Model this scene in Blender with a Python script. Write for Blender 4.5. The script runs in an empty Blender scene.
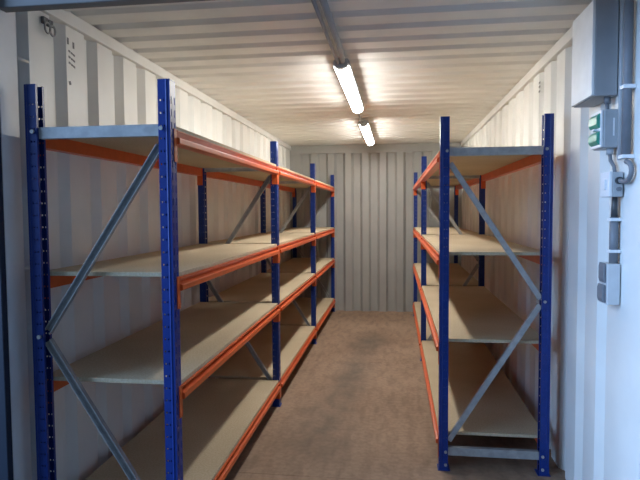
import bpy, bmesh, math, random
from mathutils import Vector, Matrix
random.seed(7)
SC = bpy.context.scene
COL = SC.collection

# ------------------------------------------------------------------ materials
def new_mat(name):
    m = bpy.data.materials.new(name); m.use_nodes = True
    nt = m.node_tree; b = nt.nodes['Principled BSDF']
    return m, nt, b

def noise_col(nt, b, c1, c2, scale, detail=4, lo=.35, hi=.65, stretch=None, prev=None, fac=1.0):
    tc = nt.nodes.new('ShaderNodeTexCoord')
    mp = nt.nodes.new('ShaderNodeMapping'); nt.links.new(tc.outputs['Object'], mp.inputs['Vector'])
    if stretch: mp.inputs['Scale'].default_value = stretch
    n = nt.nodes.new('ShaderNodeTexNoise'); n.inputs['Scale'].default_value = scale; n.inputs['Detail'].default_value = detail
    nt.links.new(mp.outputs['Vector'], n.inputs['Vector'])
    r = nt.nodes.new('ShaderNodeValToRGB')
    r.color_ramp.elements[0].position = lo; r.color_ramp.elements[1].position = hi
    r.color_ramp.elements[0].color = (*c1, 1); r.color_ramp.elements[1].color = (*c2, 1)
    nt.links.new(n.outputs['Fac'], r.inputs['Fac'])
    out = r.outputs['Color']
    if prev is not None:
        mx = nt.nodes.new('ShaderNodeMix'); mx.data_type = 'RGBA'; mx.blend_type = 'MULTIPLY'
        mx.inputs['Factor'].default_value = fac
        nt.links.new(prev, mx.inputs[6]); nt.links.new(out, mx.inputs[7]); out = mx.outputs[2]
    nt.links.new(out, b.inputs['Base Color'])
    return out, n

def paint(name, c, rough=.45, metal=0, var=.06, scale=6, bump=0, spec=.5):
    m, nt, b = new_mat(name)
    c1 = tuple(max(0, x*(1-var)) for x in c); c2 = tuple(min(1, x*(1+var)) for x in c)
    o, n = noise_col(nt, b, c1, c2, scale)
    b.inputs['Roughness'].default_value = rough; b.inputs['Metallic'].default_value = metal
    b.inputs['Specular IOR Level'].default_value = spec
    if bump:
        bp = nt.nodes.new('ShaderNodeBump'); bp.inputs['Strength'].default_value = bump; bp.inputs['Distance'].default_value = .002
        nt.links.new(n.outputs['Fac'], bp.inputs['Height']); nt.links.new(bp.outputs['Normal'], b.inputs['Normal'])
    return m

M = {}
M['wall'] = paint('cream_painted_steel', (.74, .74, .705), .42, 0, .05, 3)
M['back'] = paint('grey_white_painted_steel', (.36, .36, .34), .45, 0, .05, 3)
M['roof'] = paint('cream_painted_roof_steel', (.77, .76, .72), .5, 0, .06, 3)
M['trim'] = paint('cream_painted_rail', (.70, .69, .655), .45, 0, .05, 4)
M['post'] = paint('grey_painted_post', (.78, .79, .79), .45, 0, .06, 4)
M['navy'] = paint('navy_exterior_paint', (.012, .022, .045), .5, 0, .1, 5)
M['blue'] = paint('blue_powder_coat', (.012, .036, .20), .32, 0, .08, 20, 0, .3)
M['orange'] = paint('orange_powder_coat', (.66, .115, .026), .34, 0, .06, 20, 0, .4)
M['zinc'] = paint('galvanised_steel', (.36, .36, .355), .45, .2, .12, 30)
M['plastic_grey'] = paint('grey_plastic', (.40, .42, .44), .5, 0, .04, 20)
M['plastic_mid'] = paint('mid_grey_plastic', (.17, .18, .20), .5, 0, .06, 20)
M['plastic_dark'] = paint('dark_grey_plastic', (.05, .055, .06), .5, 0, .08, 20)
M['plastic_white'] = paint('white_plastic', (.78, .79, .80), .4, 0, .03, 20)
M['plastic_pale'] = paint('pale_grey_plastic', (.56, .57, .58), .5, 0, .04, 20)
M['green'] = paint('green_plastic', (.05, .33, .22), .3, 0, .15, 25)
M['header'] = paint('dark_grey_header_paint', (.19, .18, .17), .6, 0, .1, 5)
M['box'] = paint('grey_enclosure', (.36, .37, .385), .5, 0, .05, 10)
M['boxlid'] = paint('white_enclosure_lid', (.86, .86, .83), .45, 0, .04, 10)
M['mark'] = paint('faded_stencil_ink', (.17, .17, .17), .7, 0, .3, 60)
M['asphalt'] = paint('asphalt', (.10, .10, .105), .9, 0, .3, 8)

def mat_board():
    m, nt, b = new_mat('chipboard')
    o, n = noise_col(nt, b, (.49, .395, .265), (.60, .495, .345), 1.6, 3, .3, .7)
    o, n = noise_col(nt, b, (.86, .83, .78), (1, 1, 1), 110, 3, .38, .62, prev=o)
    b.inputs['Roughness'].default_value = .75; b.inputs['Specular IOR Level'].default_value = .25
    return m
M['board'] = mat_board()

def mat_floor():
    m, nt, b = new_mat('worn_plywood_floor')
    o, n = noise_col(nt, b, (.27, .178, .118), (.38, .262, .180), 1.3, 5, .3, .7)
    o, n = noise_col(nt, b, (.84, .83, .82), (1.03, 1.03, 1.03), 30, 6, .33, .62, prev=o)
    o, n = noise_col(nt, b, (.80, .80, .80), (1, 1, 1), 5, 4, .35, .55, stretch=(3, .8, 1), prev=o)
    # two long scuffed tyre-like smudges of dirt on the ply, with a shape of their own
    tc = nt.nodes.new('ShaderNodeTexCoord')
    prev = o
    for (cx, cy, sx, sy, s, rz) in ((-.40, 5.0, .24, 1.3, .50, -.06), (-.30, 6.3, .32, .7, .50, 0), (-.50, 3.7, .34, .9, .42, .15)):
        mp = nt.nodes.new('ShaderNodeMapping'); mp.vector_type = 'TEXTURE'
        mp.inputs['Location'].default_value = (cx, cy, 0); mp.inputs['Scale'].default_value = (sx, sy, 10)
        mp.inputs['Rotation'].default_value = (0, 0, rz)
        nt.links.new(tc.outputs['Object'], mp.inputs['Vector'])
        g = nt.nodes.new('ShaderNodeTexGradient'); g.gradient_type = 'SPHERICAL'
        nt.links.new(mp.outputs['Vector'], g.inputs['Vector'])
        nz = nt.nodes.new('ShaderNodeTexNoise'); nz.inputs['Scale'].default_value = 7; nz.inputs['Detail'].default_value = 4
        nt.links.new(tc.outputs['Object'], nz.inputs['Vector'])
        mu = nt.nodes.new('ShaderNodeMath'); mu.operation = 'MULTIPLY'
        nt.links.new(g.outputs['Fac'], mu.inputs[0]); nt.links.new(nz.outputs['Fac'], mu.inputs[1])
        m2 = nt.nodes.new('ShaderNodeMath'); m2.operation = 'MULTIPLY'; m2.use_clamp = True; m2.inputs[1].default_value = s*2.6
        nt.links.new(mu.outputs[0], m2.inputs[0])
        mx = nt.nodes.new('ShaderNodeMix'); mx.data_type = 'RGBA'
        nt.links.new(m2.outputs[0], mx.inputs['Factor']); nt.links.new(prev, mx.inputs[6])
        mx.inputs[7].default_value = (.095, .080, .066, 1)
        prev = mx.outputs[2]
    nt.links.new(prev, b.inputs['Base Color'])
    b.inputs['Roughness'].default_value = .7; b.inputs['Specular IOR Level'].default_value = .3
    return m
M['floor'] = mat_floor()

def mat_lamp():
    m, nt, b = new_mat('lit_diffuser')
    b.inputs['Base Color'].default_value = (.9, .9, .9, 1)
    b.inputs['Emission Color'].default_value = (1.0, .985, .94, 1)
    b.inputs['Emission Strength'].default_value = LAMP
    return m
LAMP, SKY, SUN = 62.0, .27, 9.6
M['lamp'] = mat_lamp()

# ------------------------------------------------------------------ mesh helpers
def box(bm, x0, x1, y0, y1, z0, z1, mtx=None):
    vs = [bm.verts.new(Vector((x, y, z))) for x in (x0, x1) for y in (y0, y1) for z in (z0, z1)]
    if mtx is not None:
        for v in vs: v.co = mtx @ v.co
    f = [(0,1,3,2), (4,6,7,5), (0,4,5,1), (2,3,7,6), (0,2,6,4), (1,5,7,3)]
    for q in f: bm.faces.new([vs[i] for i in q])
    return vs

def prism(bm, pts, axis, a0, a1, mtx=None):
    """extrude a closed 2-D outline along an axis; pts are (p, q) in the two other axes, in xyz order"""
    def mk(p, q, a):
        v = {'x': (a, p, q), 'y': (p, a, q), 'z': (p, q, a)}[axis]
        v = Vector(v)
        return mtx @ v if mtx is not None else v
    A = [bm.verts.new(mk(p, q, a0)) for p, q in pts]; B = [bm.verts.new(mk(p, q, a1)) for p, q in pts]
    n = len(pts)
    for i in range(n):
        j = (i+1) % n
        bm.faces.new((A[i], A[j], B[j], B[i]))
    bm.faces.new(A[::-1]); bm.faces.new(B)

def tube(bm, path, r, seg=12, cap=True):
    rings = []
    n = len(path); path = [Vector(p) for p in path]
    up = None
    for i, p in enumerate(path):
        d = (path[min(i+1, n-1)] - path[max(i-1, 0)]).normalized()
        if up is None:
            up = Vector((0, 0, 1)) if abs(d.z) < .9 else Vector((1, 0, 0))
        a = d.cross(up).normalized(); b = a.cross(d).normalized(); up = b
        rr = r[i] if isinstance(r, (list, tuple)) else r
        rings.append([bm.verts.new(p + a*rr*math.cos(t) + b*rr*math.sin(t)) for t in [2*math.pi*k/seg for k in range(seg)]])
    for i in range(n-1):
        for k in range(seg):
            l = (k+1) % seg
            bm.faces.new((rings[i][k], rings[i][l], rings[i+1][l], rings[i+1][k]))
    if cap:
        bm.faces.new(rings[0][::-1]); bm.faces.new(rings[-1])

def torus(bm, c, R, r, ax_u, ax_v, n=20, m=8, sq=1.0):
    c = Vector(c); u = Vector(ax_u); v = Vector(ax_v); w = u.cross(v)
    rings = []
    for i in range(n):
        t = 2*math.pi*i/n; d = u*math.cos(t) + v*math.sin(t)*sq; dn = d.normalized()
        rings.append([bm.verts.new(c + d*R + (dn*math.cos(s) + w*math.sin(s))*r) for s in [2*math.pi*k/m for k in range(m)]])
    for i in range(n):
        for k in range(m):
            bm.faces.new((rings[i][k], rings[(i+1) % n][k], rings[(i+1) % n][(k+1) % m], rings[i][(k+1) % m]))

def plate(bm, o, u, v, n, us, vs, t, hole):
    """a sheet of thickness t with real openings; us, vs are the grid lines, hole(i, j) says which cells are cut"""
    o, u, v, n = map(Vector, (o, u, v, n))
    F = [[bm.verts.new(o + u*a + v*b) for b in vs] for a in us]
    B = [[bm.verts.new(o + u*a + v*b - n*t) for b in vs] for a in us]
    nu, nv = len(us)-1, len(vs)-1
    solid = lambda i, j: 0 <= i < nu and 0 <= j < nv and not hole(i, j)
    for i in range(nu):
        for j in range(nv):
            if not solid(i, j): continue
            bm.faces.new((F[i][j], F[i+1][j], F[i+1][j+1], F[i][j+1]))
            bm.faces.new((B[i][j], B[i][j+1], B[i+1][j+1], B[i+1][j]))
            if not solid(i-1, j): bm.faces.new((F[i][j], F[i][j+1], B[i][j+1], B[i][j]))
            if not solid(i+1, j): bm.faces.new((F[i+1][j+1], F[i+1][j], B[i+1][j], B[i+1][j+1]))
            if not solid(i, j-1): bm.faces.new((F[i+1][j], F[i][j], B[i][j], B[i+1][j]))
            if not solid(i, j+1): bm.faces.new((F[i][j+1], F[i+1][j+1], B[i+1][j+1], B[i][j+1]))

def finish(bm, name, mat, bevel=0, smooth=False):
    bmesh.ops.recalc_face_normals(bm, faces=bm.faces)
    if bevel:
        bmesh.ops.bevel(bm, geom=[e for e in bm.edges if len(e.link_faces) == 2 and e.calc_face_angle(0) > .6],
                        offset=bevel, segments=2, affect='EDGES', profile=.5)
    me = bpy.data.meshes.new(name); bm.to_mesh(me); bm.free()
    me.materials.append(mat)
    if smooth:
        for p in me.polygons: p.use_smooth = True
    return me

def obj(name, me, parent=None, loc=(0, 0, 0), label=None):
    o = bpy.data.objects.new(name, me); COL.objects.link(o)
    o.location = loc
    if parent is not None: o.parent = parent
    if label: o['label'] = label
    return o

def thing(name, label, cat, loc=(0, 0, 0), group=None, me=None):
    o = bpy.data.objects.new(name, me); COL.objects.link(o); o.location = loc
    o['label'] = label; o['category'] = cat
    if group: o['group'] = group
    return o

def structure(name, me, parent=None):
    o = bpy.data.objects.new(name, me); COL.objects.link(o); o['kind'] = 'structure'
    if parent: o.parent = parent
    return o

def bmn(): return bmesh.new()

def part_boxes(name, mat, boxes, parent, bevel=0, label=None):
    bm = bmn()
    for b in boxes: box(bm, *b)
    return obj(name, finish(bm, name, mat, bevel), parent, label=label)

# ------------------------------------------------------------------ the container
WL, WR = -1.56, .93          # inner faces of the side walls
Y0, Y1 = 2.06, 8.245         # door end and back wall
HC = 2.455                   # underside of the roof

# floor: plywood sheets with a fine joint across and one along
bm = bmn()
def sheet(x0, x1, y0, y1): box(bm, x0, x1, y0, y1, -.028, 0)
xs = [WL-.04, -.318, WR+.04]
for a, b in zip(xs, xs[1:]):
    ys = [Y0, 3.05, 5.47, Y1+.045]
    for c, d in zip(ys, ys[1:]): sheet(a+.0004, b-.0004, c+.0012, d-.0012)
structure('floor', finish(bm, 'floor', M['floor']))
bm = bmn(); box(bm, WL-.1, WR+.1, Y0, Y1+.1, -.15, -.028)
structure('trim_1', finish(bm, 'trim_1', M['navy']))          # floor frame under the ply

def corrugated(bm, prof, axis, sign, h0, h1, thick=.004):
    """prof: (along, depth) points; the sheet is a ribbed skin, depth measured outward from the inner face"""
    fr = []
    for (a, d) in prof: fr.append((a, d))
    bk = [(a, d+thick) for (a, d) in prof][::-1]
    ring = fr + bk
    return ring

def wave(y0, y1, first_flat, inner, slope, outer, depth):
    pts = [(y0, 0)]; y = first_flat
    while True:
        if y + 2*slope + outer > y1 - .03: break
        pts += [(y, 0), (y+slope, depth), (y+slope+outer, depth), (y+2*slope+outer, 0)]
        y += 2*slope + outer + inner
    pts.append((y1, 0))
    return pts

def wall_mesh(name, prof, mapf, h0, h1, mat, t=.004):
    bm = bmn()
    F0 = [bm.verts.new(mapf(a, d, h0)) for a, d in prof]; F1 = [bm.verts.new(mapf(a, d, h1)) for a, d in prof]
    B0 = [bm.verts.new(mapf(a, d+t, h0)) for a, d in prof]; B1 = [bm.verts.new(mapf(a, d+t, h1)) for a, d in prof]
    n = len(prof)
    for i in range(n-1):
        bm.faces.new((F0[i], F0[i+1], F1[i+1], F1[i])); bm.faces.new((B0[i], B1[i], B1[i+1], B0[i+1]))
        bm.faces.new((F1[i], F1[i+1], B1[i+1], B1[i])); bm.faces.new((F0[i], B0[i], B0[i+1], F0[i+1]))
    bm.faces.new((F0[0], F1[0], B1[0], B0[0])); bm.faces.new((F0[-1], B0[-1], B1[-1], F1[-1]))
    return finish(bm, name, mat)

YP = 2.258                   # where the side walls begin behind the door posts
DEP = .036
pl = wave(YP, Y1+.02, 2.41, .158, .044, .039, DEP)
structure('wall_left', wall_mesh('wall_left', pl, lambda a, d, h: Vector((WL-.004-d, a, h)), -.02, HC+.03, M['wall']))
pr = wave(YP, Y1+.02, 2.63, .158, .044, .039, DEP)
structure('wall_right', wall_mesh('wall_right', pr, lambda a, d, h: Vector((WR+.004+d, a, h)), -.02, HC+.03, M['wall']))
# back wall between flat corner plates
pb = [(WL-.02, 0), (-1.535, 0)]
x = -1.405
pb = [(WL-.02, 0)]
while x + .162 < WR-.02:
    pb += [(x, 0), (x+.034, .042), (x+.034+.092, .042), (x+.16, 0)]
    x += .252
pb.append((WR+.02, 0))
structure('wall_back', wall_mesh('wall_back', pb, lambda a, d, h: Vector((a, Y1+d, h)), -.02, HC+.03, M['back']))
# roof, ribs running across the container
pc = [(2.50, 0)]
y = 2.515
while y + .2 < Y1:
    pc += [(y, 0), (y+.022, .022), (y+.062, .022), (y+.09, 0)]
    y += .2165
pc.append((Y1+.03, 0))
bm = bmn()
x0, x1, t = WL-.045, WR+.045, .004
for (sx) in (0,):
    F0 = [bm.verts.new((x0, a, HC+d)) for a, d in pc]; F1 = [bm.verts.new((x1, a, HC+d)) for a, d in pc]
    B0 = [bm.verts.new((x0, a, HC+d+t)) for a, d in pc]; B1 = [bm.verts.new((x1, a, HC+d+t)) for a, d in pc]
    for i in range(len(pc)-1):
        bm.faces.new((F0[i], F0[i+1], F1[i+1], F1[i])); bm.faces.new((B0[i], B1[i], B1[i+1], B0[i+1]))
        bm.faces.new((F0[i], B0[i], B0[i+1], F0[i+1])); bm.faces.new((F1[i], F1[i+1], B1[i+1], B1[i]))
    bm.faces.new((F0[0], F1[0], B1[0], B0[0])); bm.faces.new((F0[-1], B0[-1], B1[-1], F1[-1]))
structure('ceiling', finish(bm, 'ceiling', M['roof']))
# flat reinforcing plate of the roof at the door end and the door header
HHD = 2.306
bm = bmn(); box(bm, WL-.045, WR+.045, Y0, 2.50, HC-.012, HC+.02)
structure('trim_2', finish(bm, 'trim_2', M['roof']))
bm = bmn(); box(bm, WL-.15, WR+.15, Y0+.003, 2.12, HHD, HC+.05)
structure('trim_3', finish(bm, 'trim_3', M['header'], .004))
# top side rails, back header
bm = bmn(); box(bm, WL-.05, WL+.018, 2.335, Y1-.013, 2.392, HC-.0005)
structure('trim_4', finish(bm, 'trim_4', M['trim'], .004))
bm = bmn(); box(bm, WR-.018, WR+.05, 2.335, Y1-.013, 2.392, HC-.0005)
structure('trim_5', finish(bm, 'trim_5', M['trim'], .004))
bm = bmn(); box(bm, WL, WR, Y1-.012, Y1+.05, 2.335, HC)
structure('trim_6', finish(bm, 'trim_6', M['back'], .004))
# door corner posts: inner face, then the recessed channel behind it
for k, (s, W) in enumerate(((-1, WL), (1, WR))):
    bm = bmn()
    def bx(a, b, *r): box(bm, min(W+s*a, W+s*b), max(W+s*a, W+s*b), *r)
    bx(0, .012, Y0+.004, 2.172, -.02, HC)            # flange facing inward
    bx(.055, .06, 2.10, YP+.01, -.02, HC)            # bottom of the channel
    bx(.012, .16, 2.10, 2.112, -.02, HC)
    bx(0, .06, YP-.006, YP-.001, -.02, HC)           # end of the side panel
    structure('trim_%d' % (7+k), finish(bm, 'trim_%d' % (7+k), M['post'], .0))
    bm = bmn()
    bx(0, .18, Y0-.03, Y0+.002, -.15, HC+.05)        # dark outer face of the post
    structure('trim_%d' % (9+k), finish(bm, 'trim_%d' % (9+k), M['navy'], .003))
# the yard outside
bm = bmn(); box(bm, -14, 14, -16, Y0-.04, -.25, -.16)
structure('ground', finish(bm, 'ground', M['asphalt']))

# ------------------------------------------------------------------ shelving
UW, UD, UH = .050, .058, 2.015       # upright width (across), depth (along) and height
def upright_mesh(s, name):
    """s=+1: slotted web faces +x at x=0, body runs to x=-UW; s=-1 mirrored; y from 0 to UD"""
    bm = bmn(); t = .0022
    # web with two columns of slots
    us = [0, .009, .017, .041, .049, UD]
    vs = [0]
    z = .02
    while z + .05 < UH:
        vs += [z, z+.030]; z += .05
    vs.append(UH)
    plate(bm, (0, 0, 0), (0, 1, 0), (0, 0, 1), (s, 0, 0), us, vs, t, lambda i, j: i in (1, 3) and j % 2 == 1)
    # two side flanges with two columns of round-ish bolt holes
    us = [t, .0220, .0285, .0365, .0430, UW]
    vs = [0]; z = .03
    while z + .05 < UH:
        vs += [z, z+.0070]; z += .05
    vs.append(UH)
    for (y, n) in ((0, -1), (UD, 1)):
        plate(bm, (0, y, 0), (-s, 0, 0), (0, 0, 1), (0, n, 0), us, vs, t, lambda i, j: i in (1, 3) and j % 2 == 1)
        # rolled rib down the flange
        pts = [(-s*(.009+.010*k/6), y + n*.0028*math.sin(math.pi*k/6)) for k in range(7)]
        prism(bm, pts, 'z', .0, UH)
        # inner lip
        y0, y1 = (t, .013) if n < 0 else (UD-.013, UD-t)
        a, b = sorted((-s*(UW-t), -s*UW)); box(bm, a, b, y0, y1, 0, UH)
    return finish(bm, name, M['blue'])
UP_P, UP_M = upright_mesh(1, 'upright_web_right'), upright_mesh(-1, 'upright_web_left')

def foot_mesh(s):
    bm = bmn()
    a, b = sorted((.008*s, -s*(UW+.012)))
    box(bm, a, b, -.012, UD+.012, 0, .004)
    a, b = sorted((.0, -s*UW)); 
    box(bm, a, b, -.0055, -.0032, .004, .05)
    return finish(bm, 'foot_plate', M['blue'])
FT_P, FT_M = foot_mesh(1), foot_mesh(-1)
def bolt_mesh():
    bm = bmn(); tube(bm, [(0, 0, 0), (0, -.007, 0)], .0085, 8)
    return finish(bm, 'bolt', M['zinc'])
BOLT = bolt_mesh()

def beam_mesh(L, s):
    """beam along y from 0 to L, top at z=0, outer face towards s*x at x=0"""
    bm = bmn(); h = .056
    pts = [(.006, 0), (.006, -.004), (-.012, -.022), (-.012, -.025), (.013, -.030), (.015, -.034), (.015, -.052), (.011, -h), (-.034, -h), (-.034, 0)]
    prism(bm, [(s*p, q) for p, q in pts], 'y', 0, L)
    return finish(bm, 'beam', M['orange'])
def connector_mesh(s, end):
    """end plate against the upright's flange and a leg hooked over its slotted face; end=-1 near end, +1 far end"""
    bm = bmn()
    z0, z1 = -.128, .004
    a, b = sorted((s*.0035, -s*.040)); e0, e1 = sorted((0, -end*.003))
    box(bm, a, b, e0, e1, z0, z1)
    a, b = sorted((s*.0005, s*.0035)); e0, e1 = sorted((-end*.003, end*.0275))
    box(bm, a, b, e0, e1, z0, z1)
    return finish(bm, 'end_connector', M['orange'])
CONN = {(s, e): connector_mesh(s, e) for s in (1, -1) for e in (1, -1)}

def channel(p0, p1, w, d, open_near, name):
    """galvanised channel from p0 to p1 (same y), web width w in the x-z plane, flange depth d in y"""
    p0, p1 = Vector(p0), Vector(p1)
    ax = (p1-p0); L = ax.length; ax.normalize(); side = Vector((0, 1, 0)).cross(ax)
    m = Matrix((ax, Vector((0, 1, 0)), side)).transposed().to_4x4(); m.translation = p0
    bm = bmn(); t = .0025
    yw = (d-t, d) if open_near else (0, t)
    pts = [(0, -w/2), (d, -w/2), (d, w/2), (0, w/2), (0, w/2-t), (d-t, w/2-t), (d-t, -w/2+t), (0, -w/2+t)]
    if not open_near: pts = [(d-p, q) for p, q in pts]
    prism(bm, pts, 'x', 0, L, m)
    return finish(bm, name, M['zinc'])

BT = .018
def rack(root, xa, s, depth, y0, nb, L, levels):
    """xa: aisle face, s: which way the aisle is (+1: towards +x); the wall side lies at xa - s*depth"""
    xw = xa - s*depth
    aisle, wall = (UP_P, UP_M) if s > 0 else (UP_M, UP_P)
    fa, fw = (FT_P, FT_M) if s > 0 else (FT_M, FT_P)
    bms = {s: beam_mesh(L-UD, s), -s: beam_mesh(L-UD, -s)}
    bb = bmn()
    a, b = sorted((xa - s*.004, xw + s*.004)); box(bb, a, b, UD+.0035, L-.0035, -BT, 0)
    board = finish(bb, 'shelf_board', M['board'], .0012)
    xi, xo = xa - s*(UW+.001), xw + s*(UW+.001)          # inner faces of the two uprights of a frame
    xm = xa - s*UW*.62; xn = xw + s*UW*.62               # bolt lines
    zt, zm, zb = levels[0]-.022, .982, .105
    e = s*.004
    strut = {z: channel((min(xi, xo)-.0, .012, z), (max(xi, xo), .012, z), .046, .03, False, 'frame_strut') for z in (zt, zb)}
    d1 = channel((xi-e, .014, zt-.062), (xo+e, .014, zm+.018), .030, .024, s > 0, 'diagonal_brace')
    d2 = channel((xo+e, .014, zm-.018), (xi-e, .014, zb+.062), .030, .024, s > 0, 'diagonal_brace')
    for k in range(nb+1):
        y = y0 + k*L
        for (me, ft, xx) in ((aisle, fa, xa), (wall, fw, xw)):
            u = obj('upright', me, root, (xx, y, .004))
            f = obj('foot_plate', ft, u, (0, 0, -.004))
            if k == 0:
                sg = s if xx == xa else -s
                zs = (.03, zb, zt) if xx == xa else (.03, zb, zm, zt)
                for z in zs: obj('bolt', BOLT, u, (-sg*UW*.72, -.0058, z), label='galvanised bolt')
        for z in (zt, zb): obj('frame_strut', strut[z], root, (0, y, 0), 'galvanised horizontal frame strut')
        for d in (d1, d2): obj('diagonal_brace', d, root, (0, y, 0), 'galvanised diagonal brace')
    for k in range(nb):
        y = y0 + k*L
        for z in levels:
            obj('shelf_board', board, root, (0, y, z))
            for (sg, xx) in ((s, xa), (-s, xw)):
                bo = obj('beam', bms[sg], root, (xx, y+UD, z-BT-.0005))
                obj('end_connector', CONN[(sg, -1)], bo, (0, 0, 0))
                obj('end_connector', CONN[(sg, 1)], bo, (0, L-UD, 0))

G = 'blue and orange longspan shelving racks'
left = thing('shelving_rack', 'long blue and orange shelving rack of three bays along the left wall', 'shelving', (-1.2, 2.12, 0), G)
right = thing('shelving_rack', 'shorter blue and orange shelving rack of two bays along the right wall', 'shelving', (.55, 3.22, 0), G)
rl = bpy.data.objects.new('tmp', None)
def rooted(root, *args):
    before = set(o.name for o in bpy.data.objects)
    rack(root, *args)
    off = Vector(root.location)
    for o in bpy.data.objects:
        if o.name not in before and o.parent is root: o.location -= off
rooted(left, -.90, 1, .618, 2.12, 3, 2.02, (1.845, 1.250, .800, .205))
rooted(right, .247, -1, .606, 3.222, 2, 2.36, (1.845, 1.256, .752, .205))
bpy.data.objects.remove(rl)
left.location.x += .022; left.rotation_euler.z = .0036      # the rack stands very slightly askew

# ------------------------------------------------------------------ lamps and their conduit
XLMP = -.336
def lamp(y0, L, label):
    t = thing('strip_light', label, 'light', (XLMP, y0, 2.36), 'ceiling strip lights')
    bm = bmn()
    pts = [(-.053, .036), (-.053, .058), (-.040, .078), (.040, .078), (.053, .058), (.053, .036)]
    prism(bm, pts, 'y', .0, L)
    obj('housing', finish(bm, 'housing', M['plastic_grey'], .002), t)
    bm = bmn()
    pts = [(.046*math.cos(a), .0355 - .0355*math.sin(a)) for a in [math.pi*k/12 for k in range(13)]]
    prism(bm, pts, 'y', .012, L-.012)
    obj('diffuser', finish(bm, 'diffuser', M['lamp']), t, label='glowing white diffuser')
    for ya, yb in ((-.045, 0), (L, L+.02)):
        bm = bmn()
        pts = [(.046*math.cos(a), .040 + .034*math.sin(a)) for a in [2*math.pi*k/14 for k in range(14)]]
        prism(bm, pts, 'y', ya, yb)
        obj('end_cap', finish(bm, 'end_cap', M['plastic_grey'], .003), t)
    bm = bmn()
    for yy in (.3, L-.3): box(bm, -.02, .02, yy-.02, yy+.02, .078, HC-2.36-.0005)
    obj('mounting_bracket', finish(bm, 'mounting_bracket', M['zinc']), t)
    return t
lamp(3.51, 1.52, 'glowing strip light on the ceiling nearer the door, fed by the twin pipes')
lamp(5.92, 1.62, 'glowing strip light on the ceiling nearer the back wall')

bm = bmn(); tube(bm, [(-.318, 2.09, 2.424), (-.318, 3.30, 2.424), (-.322, 3.40, 2.418), (-.326, 3.463, 2.410)], .0165, 12)
cp = thing('conduit_pipe', 'thick grey pipe running along the ceiling into the near strip light', 'conduit', (0, 0, 0), None, finish(bm, 'conduit_pipe', M['plastic_grey'], 0, True))
bm = bmn(); tube(bm, [(-.364, 2.09, 2.431), (-.364, 3.28, 2.430), (-.358, 3.40, 2.415), (-.352, 3.463, 2.400)], .010, 10)
thing('conduit_pipe', 'thin grey pipe along the ceiling, left of the thick pipe to the near strip light', 'conduit', (0, 0, 0), None, finish(bm, 'conduit_pipe', M['plastic_grey'], 0, True))
bm = bmn(); tube(bm, [(-.352, 5.05, 2.405), (-.36, 5.2, 2.43), (-.358, 5.75, 2.43), (-.350, 5.873, 2.405)], .008, 10)
thing('power_cable', 'short grey cable linking the two ceiling strip lights', 'cable', (0, 0, 0), None, finish(bm, 'power_cable', M['plastic_grey'], 0, True))

# ------------------------------------------------------------------ electrics on the right wall
def ebox(name, mat, x0, x1, y0, y1, z0, z1, parent, bevel=.004, label=None):
    return part_boxes(name, mat, [(x0, x1, y0, y1, z0, z1)], parent, bevel, label)

db = thing('distribution_box', 'large grey electrical enclosure high on the right wall by the door', 'electrical box', (.93, 2.55, 1.979))
ebox('body', M['box'], -.092, -.0005, 0, .285, 0, .405, db, .003)
ebox('lid', M['boxlid'], -.104, -.092, .002, .283, .003, .402, db, .003, 'white front lid')
bm = bmn(); tube(bm, [(-.030, .03, -.03), (-.030, .03, .0)], .013, 12)
obj('cable_gland', finish(bm, 'cable_gland', M['plastic_mid'], 0, True), db)

gs = thing('power_socket', 'grey socket box with green flap covers below the large enclosure', 'socket', (.93, 2.53, 1.757))
ebox('body', M['plastic_grey'], -.060, -.0005, 0, .13, 0, .162, gs, .006)
ebox('frame', M['plastic_white'], -.070, -.060, .002, .128, .003, .159, gs, .003, 'pale front frame')
for z0, z1 in ((.014, .074), (.084, .150)):
    bm = bmn()
    pts = [(-.069, z0), (-.078, z0+.008), (-.084, (z0+z1)/2-.014), (-.084, (z0+z1)/2+.014), (-.078, z1-.008), (-.069, z1)]
    prism(bm, pts, 'y', .012, .118)
    obj('flap_cover', finish(bm, 'flap_cover', M['green'], .004), gs, label='green flap cover')
ebox('catch', M['plastic_white'], -.090, -.070, .03, .07, .0745, .0835, gs, .002, 'white catch')
ebox('rating_plate', M['plastic_white'], -.022, -.016, -.0015, .0, .05, .125, gs, 0, 'thin pale strip on the side')
bm = bmn(); tube(bm, [(-.022, .03, -.026), (-.022, .03, 0)], .015, 12)
obj('cable_gland', finish(bm, 'cable_gland', M['plastic_grey'], 0, True), gs)
bm = bmn(); tube(bm, [(.908, 2.56, 1.7305), (.909, 2.555, 1.705), (.915, 2.53, 1.678), (.915, 2.52, 1.6535)], .008, 8)
thing('power_cable', 'short dark cable dropping from the green socket box to the white switch', 'cable', (0, 0, 0), None, finish(bm, 'power_cable', M['plastic_mid'], 0, True))
bm = bmn(); tube(bm, [(.900, 2.58, 1.9485), (.900, 2.58, 1.93), (.900, 2.58, 1.9195)], .009, 8)
thing('power_cable', 'stub of cable between the large enclosure and the green socket box', 'cable', (0, 0, 0), None, finish(bm, 'power_cable', M['plastic_mid'], 0, True))

sw = thing('light_switch', 'white surface switch box under the green socket box', 'switch', (.93, 2.464, 1.548))
ebox('body', M['plastic_grey'], -.042, -.0005, 0, .105, 0, .103, sw, .004)
ebox('face_plate', M['plastic_white'], -.056, -.042, .0, .105, 0, .105, sw, .004, 'white face plate')
ebox('rocker', M['plastic_white'], -.063, -.056, .032, .073, .03, .074, sw, .002)
for z, c, rad in ((.067, 'plastic_dark', .015), (.032, 'plastic_mid', .009)):
    bm = bmn(); tube(bm, [(-.020, 0, z), (-.020, -.014, z)], rad, 12)
    obj('knockout', finish(bm, 'knockout', M[c]), sw)

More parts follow.
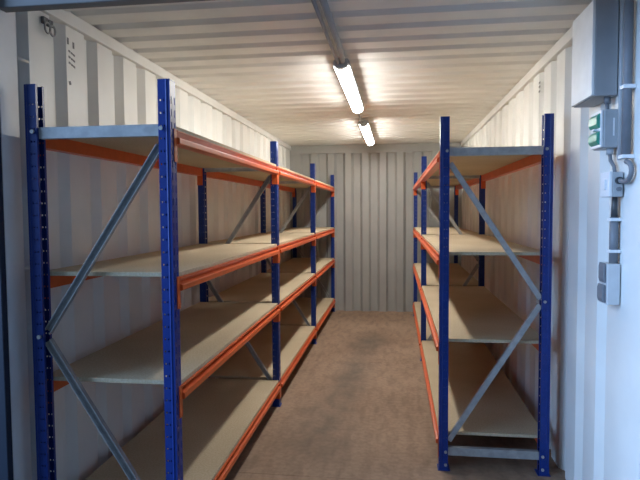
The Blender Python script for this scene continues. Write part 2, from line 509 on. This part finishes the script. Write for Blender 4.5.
# ribbed hose curving from the wall pipe into the switch
bm = bmn(); pth2 = []; rr = []
A, B, Cc, D = Vector((.908, 2.39, 1.687)), Vector((.918, 2.315, 1.680)), Vector((.914, 2.345, 1.580)), Vector((.910, 2.449, 1.615))
for k in range(41):
    t = k/40; pth2.append(A*(1-t)**3 + B*3*t*(1-t)**2 + Cc*3*t*t*(1-t) + D*t**3); rr.append(.0105 if k % 2 else .0088)
tube(bm, pth2, rr, 10)
thing('flexible_hose', 'dark ribbed cable hose looping into the side of the white switch', 'cable', (0, 0, 0), None, finish(bm, 'flexible_hose', M['plastic_mid'], 0, True))

wp = thing('wall_conduit', 'thick dark grey pipe down the right wall beside the enclosure', 'conduit', (.908, 2.39, 1.698))
bm = bmn(); tube(bm, [(0, 0, 0), (0, 0, .743)], .0175, 14)
obj('pipe', finish(bm, 'pipe', M['plastic_mid'], 0, True), wp)
for z in (.0, .275):
    bm = bmn(); box(bm, -.022, .0254, -.022, .022, z-.001 if z else 0, z+.015)
    obj('saddle', finish(bm, 'saddle', M['plastic_white'], .002), wp, label='white pipe saddle')
bm = bmn(); tube(bm, [(.919, 2.485, 1.70), (.919, 2.485, 2.391)], .0080, 10)
thing('wall_conduit', 'thin pale pipe between the large enclosure and the thick dark pipe', 'conduit', (0, 0, 0), None, finish(bm, 'wall_conduit', M['plastic_grey'], 0, True))

lp = thing('wall_conduit', 'short grey pipe below the white switch, held by two white saddles', 'conduit', (.911, 2.505, 1.2685))
bm = bmn(); tube(bm, [(0, 0, 0), (0, 0, .195)], .0175, 14)
obj('pipe', finish(bm, 'pipe', M['plastic_mid'], 0, True), lp)
bm = bmn(); tube(bm, [(0, 0, .195), (0, 0, .279)], [.014, .011], 12)
obj('coupling', finish(bm, 'coupling', M['plastic_dark'], 0, True), lp, label='dark coupling at the top')
for z in (.045, .178):
    bm = bmn(); box(bm, -.022, .0225, -.023, .023, z, z+.013)
    obj('saddle', finish(bm, 'saddle', M['plastic_white'], .002), lp, label='white pipe saddle')

ls = thing('power_socket', 'pale socket box low on the right wall at the end of the pipe', 'socket', (.93, 2.475, 1.094))
ebox('body', M['plastic_pale'], -.052, -.0005, 0, .10, 0, .174, ls, .004)
for z0, z1, dx in ((.090, .178, 0), (.006, .086, .004)):
    bm = bmn()
    pts = [(-.0522, z0), (-.060-dx, z0+.004), (-.064-dx, z0+.02), (-.064-dx, z1-.018), (-.060-dx, z1), (-.0522, z1-.004)]
    prism(bm, pts, 'y', .012, .075)
    obj('flap_cover', finish(bm, 'flap_cover', M['plastic_mid'], .004), ls, label='mid grey flap cover')

# ------------------------------------------------------------------ lashing rings, bars and stencil marks
def lashing_ring(y, z, lab):
    t = thing('lashing_ring', lab, 'lashing ring', (WL, y, z), 'lashing rings under the left rail')
    bm = bmn(); box(bm, -.0035, .012, -.016, .016, -.012, .018)
    obj('bracket', finish(bm, 'bracket', M['mark'], .002), t, label='dark mounting bracket')
    bm = bmn(); torus(bm, (.018, 0, -.030), .020, .0045, (0, 1, 0), (0, 0, 1), sq=1.15)
    obj('ring', finish(bm, 'ring', M['zinc'], 0, True), t, label='bare steel ring')
lashing_ring(2.362, 2.352, 'steel lashing ring under the left rail, the one nearer the door post')
lashing_ring(2.400, 2.350, 'steel lashing ring under the left rail, the one further from the door post')
for z, lab in ((2.145, 'pale lashing bar across the gap in the left door post above the rack'),
               (1.262, 'pale lashing bar across the gap in the left door post, half hidden behind the rack')):
    bm = bmn(); tube(bm, [(WL-.006, 2.173, z), (WL-.006, YP-.007, z)], .007, 8)
    thing('lashing_bar', lab, 'lashing bar', (0, 0, 0), 'lashing bars in the left door post', finish(bm, 'lashing_bar', M['trim'], 0, True))

def marks(name, x, wall, rects):
    bm = bmn()
    for (y, z, w, h, a) in rects:
        m = Matrix.Translation((x, y, z)) @ Matrix.Rotation(a, 4, 'X')
        box(bm, -.0006, .0006, -w/2, w/2, -h/2, h/2, m)
    obj(name, finish(bm, name, M['mark']), bpy.data.objects[wall], label='small faded dark stencil marks')
r = []
for y0 in (2.553, 2.599): r.append((y0, 2.322-(y0-2.553)*.2, .013, .030, 0))
for z0 in (2.276, 2.248, 2.220):
    for dy in (0, .020, .038): r.append((2.563+dy, z0-dy*.25, .015, .009, -.25))
r.append((2.561, 2.124, .016, .018, .3))
marks('stencil_marking', WL-.0034, 'wall_left', r)
marks('stencil_marking', WR+.0034, 'wall_right', [(3.885, z, .035, .014, 0) for z in (2.326, 2.300, 2.270)])

# ------------------------------------------------------------------ daylight through the open door
w = bpy.data.worlds.new('sky'); SC.world = w; w.use_nodes = True
nt = w.node_tree; bg = nt.nodes['Background']
bg.inputs['Color'].default_value = (.46, .68, 1.0, 1); bg.inputs['Strength'].default_value = SKY
sl = bpy.data.lights.new('daylight', 'SUN'); sl.energy = SUN; sl.color = (.37, .60, 1.0); sl.angle = math.radians(64)
so = bpy.data.objects.new('daylight', sl); COL.objects.link(so)
so.rotation_euler = Vector((1.0, .26, -.20)).to_track_quat('-Z', 'Y').to_euler()

# ------------------------------------------------------------------ camera
f, yaw, pitch, roll = 560.0, .135, -.053, .0068
cam = bpy.data.cameras.new('camera'); co = bpy.data.objects.new('camera', cam); COL.objects.link(co)
cam.sensor_width = 36; cam.lens = f/640*36; cam.clip_start = .02
fw = Vector((-math.sin(yaw)*math.cos(pitch), math.cos(yaw)*math.cos(pitch), math.sin(pitch)))
rt = Vector((math.cos(yaw), math.sin(yaw), 0)); upv = rt.cross(fw)
R3 = rt*math.cos(roll) - upv*math.sin(roll); U3 = rt*math.sin(roll) + upv*math.cos(roll)
m = Matrix((R3, U3, -fw)).transposed().to_4x4(); m.translation = (0, 0, 1.5006)
co.matrix_world = m
SC.camera = co

vs = SC.view_settings
vs.view_transform = 'Standard'; vs.look = 'None'; vs.gamma = 1; vs.use_curve_mapping = False
vs.exposure = 0.0
SC.cycles.max_bounces = 12; SC.cycles.diffuse_bounces = 8
